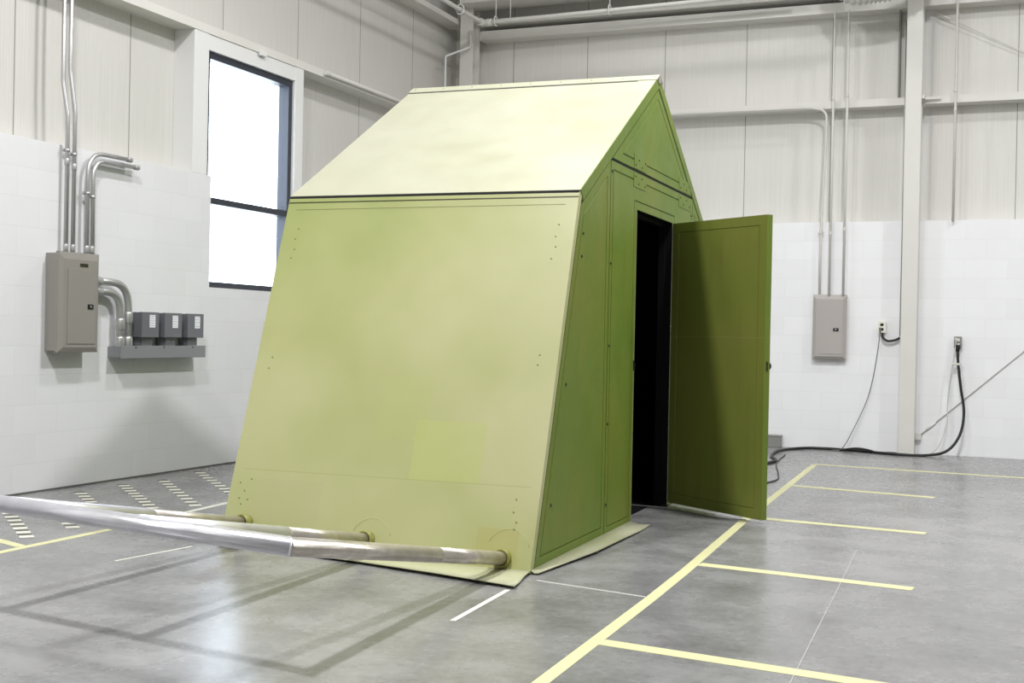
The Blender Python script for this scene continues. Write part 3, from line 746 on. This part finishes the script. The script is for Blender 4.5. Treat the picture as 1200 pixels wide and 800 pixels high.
# ribbed flexible duct, its belly just in view
fd = thing('flexible_duct', 'ribbed white flexible duct sagging at the top edge beside the steel column', 'duct', (4.40, -.6, 6.59))
path = spline([(4.40,-.6,6.59),(4.41,-.6,5.5),(4.43,-.6,4.92),(4.55,-.6,4.69),(4.80,-.6,4.67),(5.02,-.6,4.70),(5.25,-.6,4.84),(5.33,-.6,5.5),(5.33,-.6,6.59)], 26)
bm = B(); add_tube(bm, path, .1, 24, [.105+.011*math.cos(i*2*math.pi/5.0) for i in range(len(path))]); obj('ribbed_hose', bm, M_duct, fd, fd.location)

# ------------------------------------------------------------------ tape and marks on the floor
def tape(name, pts, w, m, label, cat, z=.001, group=None):
    """a flat strip of real thickness following the points"""
    pts = [V((*p, 0)) for p in pts]; bm = B(); rows = []
    for i, p in enumerate(pts):
        d = (pts[min(i+1, len(pts)-1)]-pts[max(i-1, 0)]).normalized(); s = V((-d.y, d.x, 0))*w/2
        rows.append((bm.verts.new(p+s+V((0,0,z))), bm.verts.new(p-s+V((0,0,z)))))
    fs = [bm.faces.new((a[0], a[1], b[1], b[0])) for a, b in zip(rows, rows[1:])]
    g = bmesh.ops.extrude_face_region(bm, geom=fs)
    bmesh.ops.translate(bm, vec=(0, 0, -z+.0001), verts=[v for v in g['geom'] if isinstance(v, bmesh.types.BMVert)])
    return single(name, bm, m, label, cat, V((pts[0].x, pts[0].y, 0)), group)
main = [(4.95,-13.2),(4.829,-9.745),(4.785,-8.278),(4.756,-7.569),(4.657,-5.731),(4.489,-1.78)]
tape('floor_tape', main, .055, M_tape, 'long yellow tape line running along the floor under the open door', 'floor tape')
G = 'cross tapes branching right from the long line'
tape('floor_tape', [(4.835,-9.125),(5.86,-9.26),(6.2,-9.30)], .085, M_tape, 'yellow tape bar nearest the camera, branching right from the long line', 'floor tape', .0016, G)
tape('floor_tape', [(4.775,-7.348),(5.826,-7.488)], .085, M_tape, 'yellow tape bar second from the camera, branching right from the long line', 'floor tape', .0016, G)
tape('floor_tape', [(4.66,-5.54),(5.753,-5.666)], .085, M_tape, 'yellow tape bar starting by the free edge of the open door', 'floor tape', .0016, G)
tape('floor_tape', [(4.60,-3.60),(5.68,-3.788)], .085, M_tape, 'yellow tape bar just beyond the open door, second from the back', 'floor tape', .0016, G)
tape('floor_tape', [(4.49,-1.756),(6.294,-1.909),(8.5,-2.10)], .085, M_tape, 'farthest yellow tape line, running parallel to the back wall', 'floor tape', .0016, G)
tape('floor_tape', [(1.56,-9.4),(1.521,-8.753),(1.505,-7.978),(1.475,-7.4)], .055, M_tape, 'yellow tape line on the left floor crossing under the silver pipes', 'floor tape')
tape('floor_tape', [(1.475,-7.4),(1.423,-6.714),(1.38,-5.9)], .05, M_tapew, 'pale tape line between the silver pipes and the far shelter corner', 'floor tape')
tape('floor_tape', [(1.49,-8.575),(1.25,-8.49),(.6,-8.27)], .06, M_tape, 'short yellow tape branching left at the edge of the photo', 'floor tape', .0016)
tape('chalk_line', [(2.173,-8.667),(2.242,-8.148)], .014, M_tapew, 'thin white line on the floor left of the pipe shadows', 'floor line')
tape('chalk_line', [(4.190,-9.064),(4.153,-8.40)], .024, M_tapew, 'short white line on the floor at the near shelter corner', 'floor line')
tape('chalk_line', [(4.19,-8.135),(4.76,-8.255)], .016, M_chalk, 'thin white line from the shelter corner to the yellow tape', 'floor line')
tape('chalk_line', [(5.447,-6.485),(5.50,-7.55),(5.585,-9.40),(5.6,-9.9)], .003, M_chalk, 'hairline pale mark crossing two tape bars on the right', 'floor line', .0018)
hz = [((.25,-7.45),(1.318,-8.353),'at the left edge of the photo'),((.28,-7.13),(1.30,-7.98),'second from the left under the pipes'),((.228,-6.72),(1.24,-7.60),'third from the left by the wall'),
      ((.186,-6.226),(1.188,-7.132),'below the disconnect boxes, fourth from left'),((.262,-5.863),(1.345,-6.902),'fifth from left, clear of the pipes'),((.136,-5.251),(1.25,-6.34),'partly hidden by the shelter corner')]
for a, b, s in hz:
    a, b = V((*a, 0)), V((*b, 0)); d = (b-a).normalized(); s_ = V((-d.y, d.x, 0))*.036; L = (b-a).length
    t = thing('hazard_tape', 'dashed tape strip on the floor '+s, 'floor tape', a, 0, 'dashed hazard strips by the left wall')
    bm = B(); add_prism(bm, [a-s_, b-s_, b+s_, a+s_], (0, 0, .0009)); obj('dark_strip', bm, M_hzb, t, a)
    bm = B(); k = 0; nseg = 9
    for k in range(nseg):
        p = a+d*(L*(k+.5)/nseg); q = a+d*(L*(k+.98)/nseg)
        add_prism(bm, [p-s_*1.05+V((0,0,.0004)), q-s_*1.05+V((0,0,.0004)), q+s_*1.05+V((0,0,.0004)), p+s_*1.05+V((0,0,.0004))], (0, 0, .0012))
    obj('light_dashes', bm, M_tapew, t, a)

# ------------------------------------------------------------------ light
def lamp(loc, power, size=.4, col=(.99, .99, 1)):
    l = bpy.data.lights.new('bay_and_fill_lamp', 'AREA'); l.shape = 'DISK'; l.size = size; l.energy = power; l.color = col
    o = bpy.data.objects.new('bay_and_fill_lamp', l); C.objects.link(o); o.location = loc
    return o
lamp((5.8, -6.0, 6.2), 325)
lamp((3.05, -10.55, 6.2), 350)
lamp((2.9, -6.1, 6.2), 90)
lamp((3.0, -1.9, 6.2), 30)  # unseen fill, added to lift the left wall beside the shelter
lamp((7.8, -10.6, 6.2), 25)  # added fill without a known fixture, for the right floor and door
lamp((8.6, -3.0, 6.2), 125)  # added to brighten the back wall, no lamp known there
lamp((5.2, -16.0, 6.2), 205)  # unseen fill behind the camera, added for the long wall and door
lamp((10.5, -13.5, 6.2), 60)  # extra unseen fill right of the camera, added to soften the shadows

w = bpy.data.worlds.new('daylight'); bpy.context.scene.world = w; w.use_nodes = True
bg = w.node_tree.nodes['Background']; bg.inputs[0].default_value = (.76, .87, 1, 1); bg.inputs[1].default_value = 8.0

# ------------------------------------------------------------------ camera
f, cx, cy, yaw, pitch, roll = 1465.491679, 6.296426, -13.611497, -0.390841, -0.005302, 0.020134
fwd = V((math.sin(yaw)*math.cos(pitch), math.cos(yaw)*math.cos(pitch), math.sin(pitch)))
r0 = V((math.cos(yaw), -math.sin(yaw), 0)); u0 = r0.cross(fwd)
r = r0*math.cos(roll)+u0*math.sin(roll); u = u0*math.cos(roll)-r0*math.sin(roll)
cam = bpy.data.cameras.new('camera'); co = bpy.data.objects.new('camera', cam); C.objects.link(co)
m = Matrix((r, u, -fwd)).transposed().to_4x4(); m.translation = V((cx, cy, 1.15)); co.matrix_world = m
cam.sensor_width = 36; cam.lens = f/1200*36; cam.clip_end = 200
sc = bpy.context.scene; sc.camera = co
vs_ = sc.view_settings; vs_.view_transform = 'Standard'; vs_.look = 'None'; vs_.gamma = 1; vs_.use_curve_mapping = False; vs_.exposure = 0.0
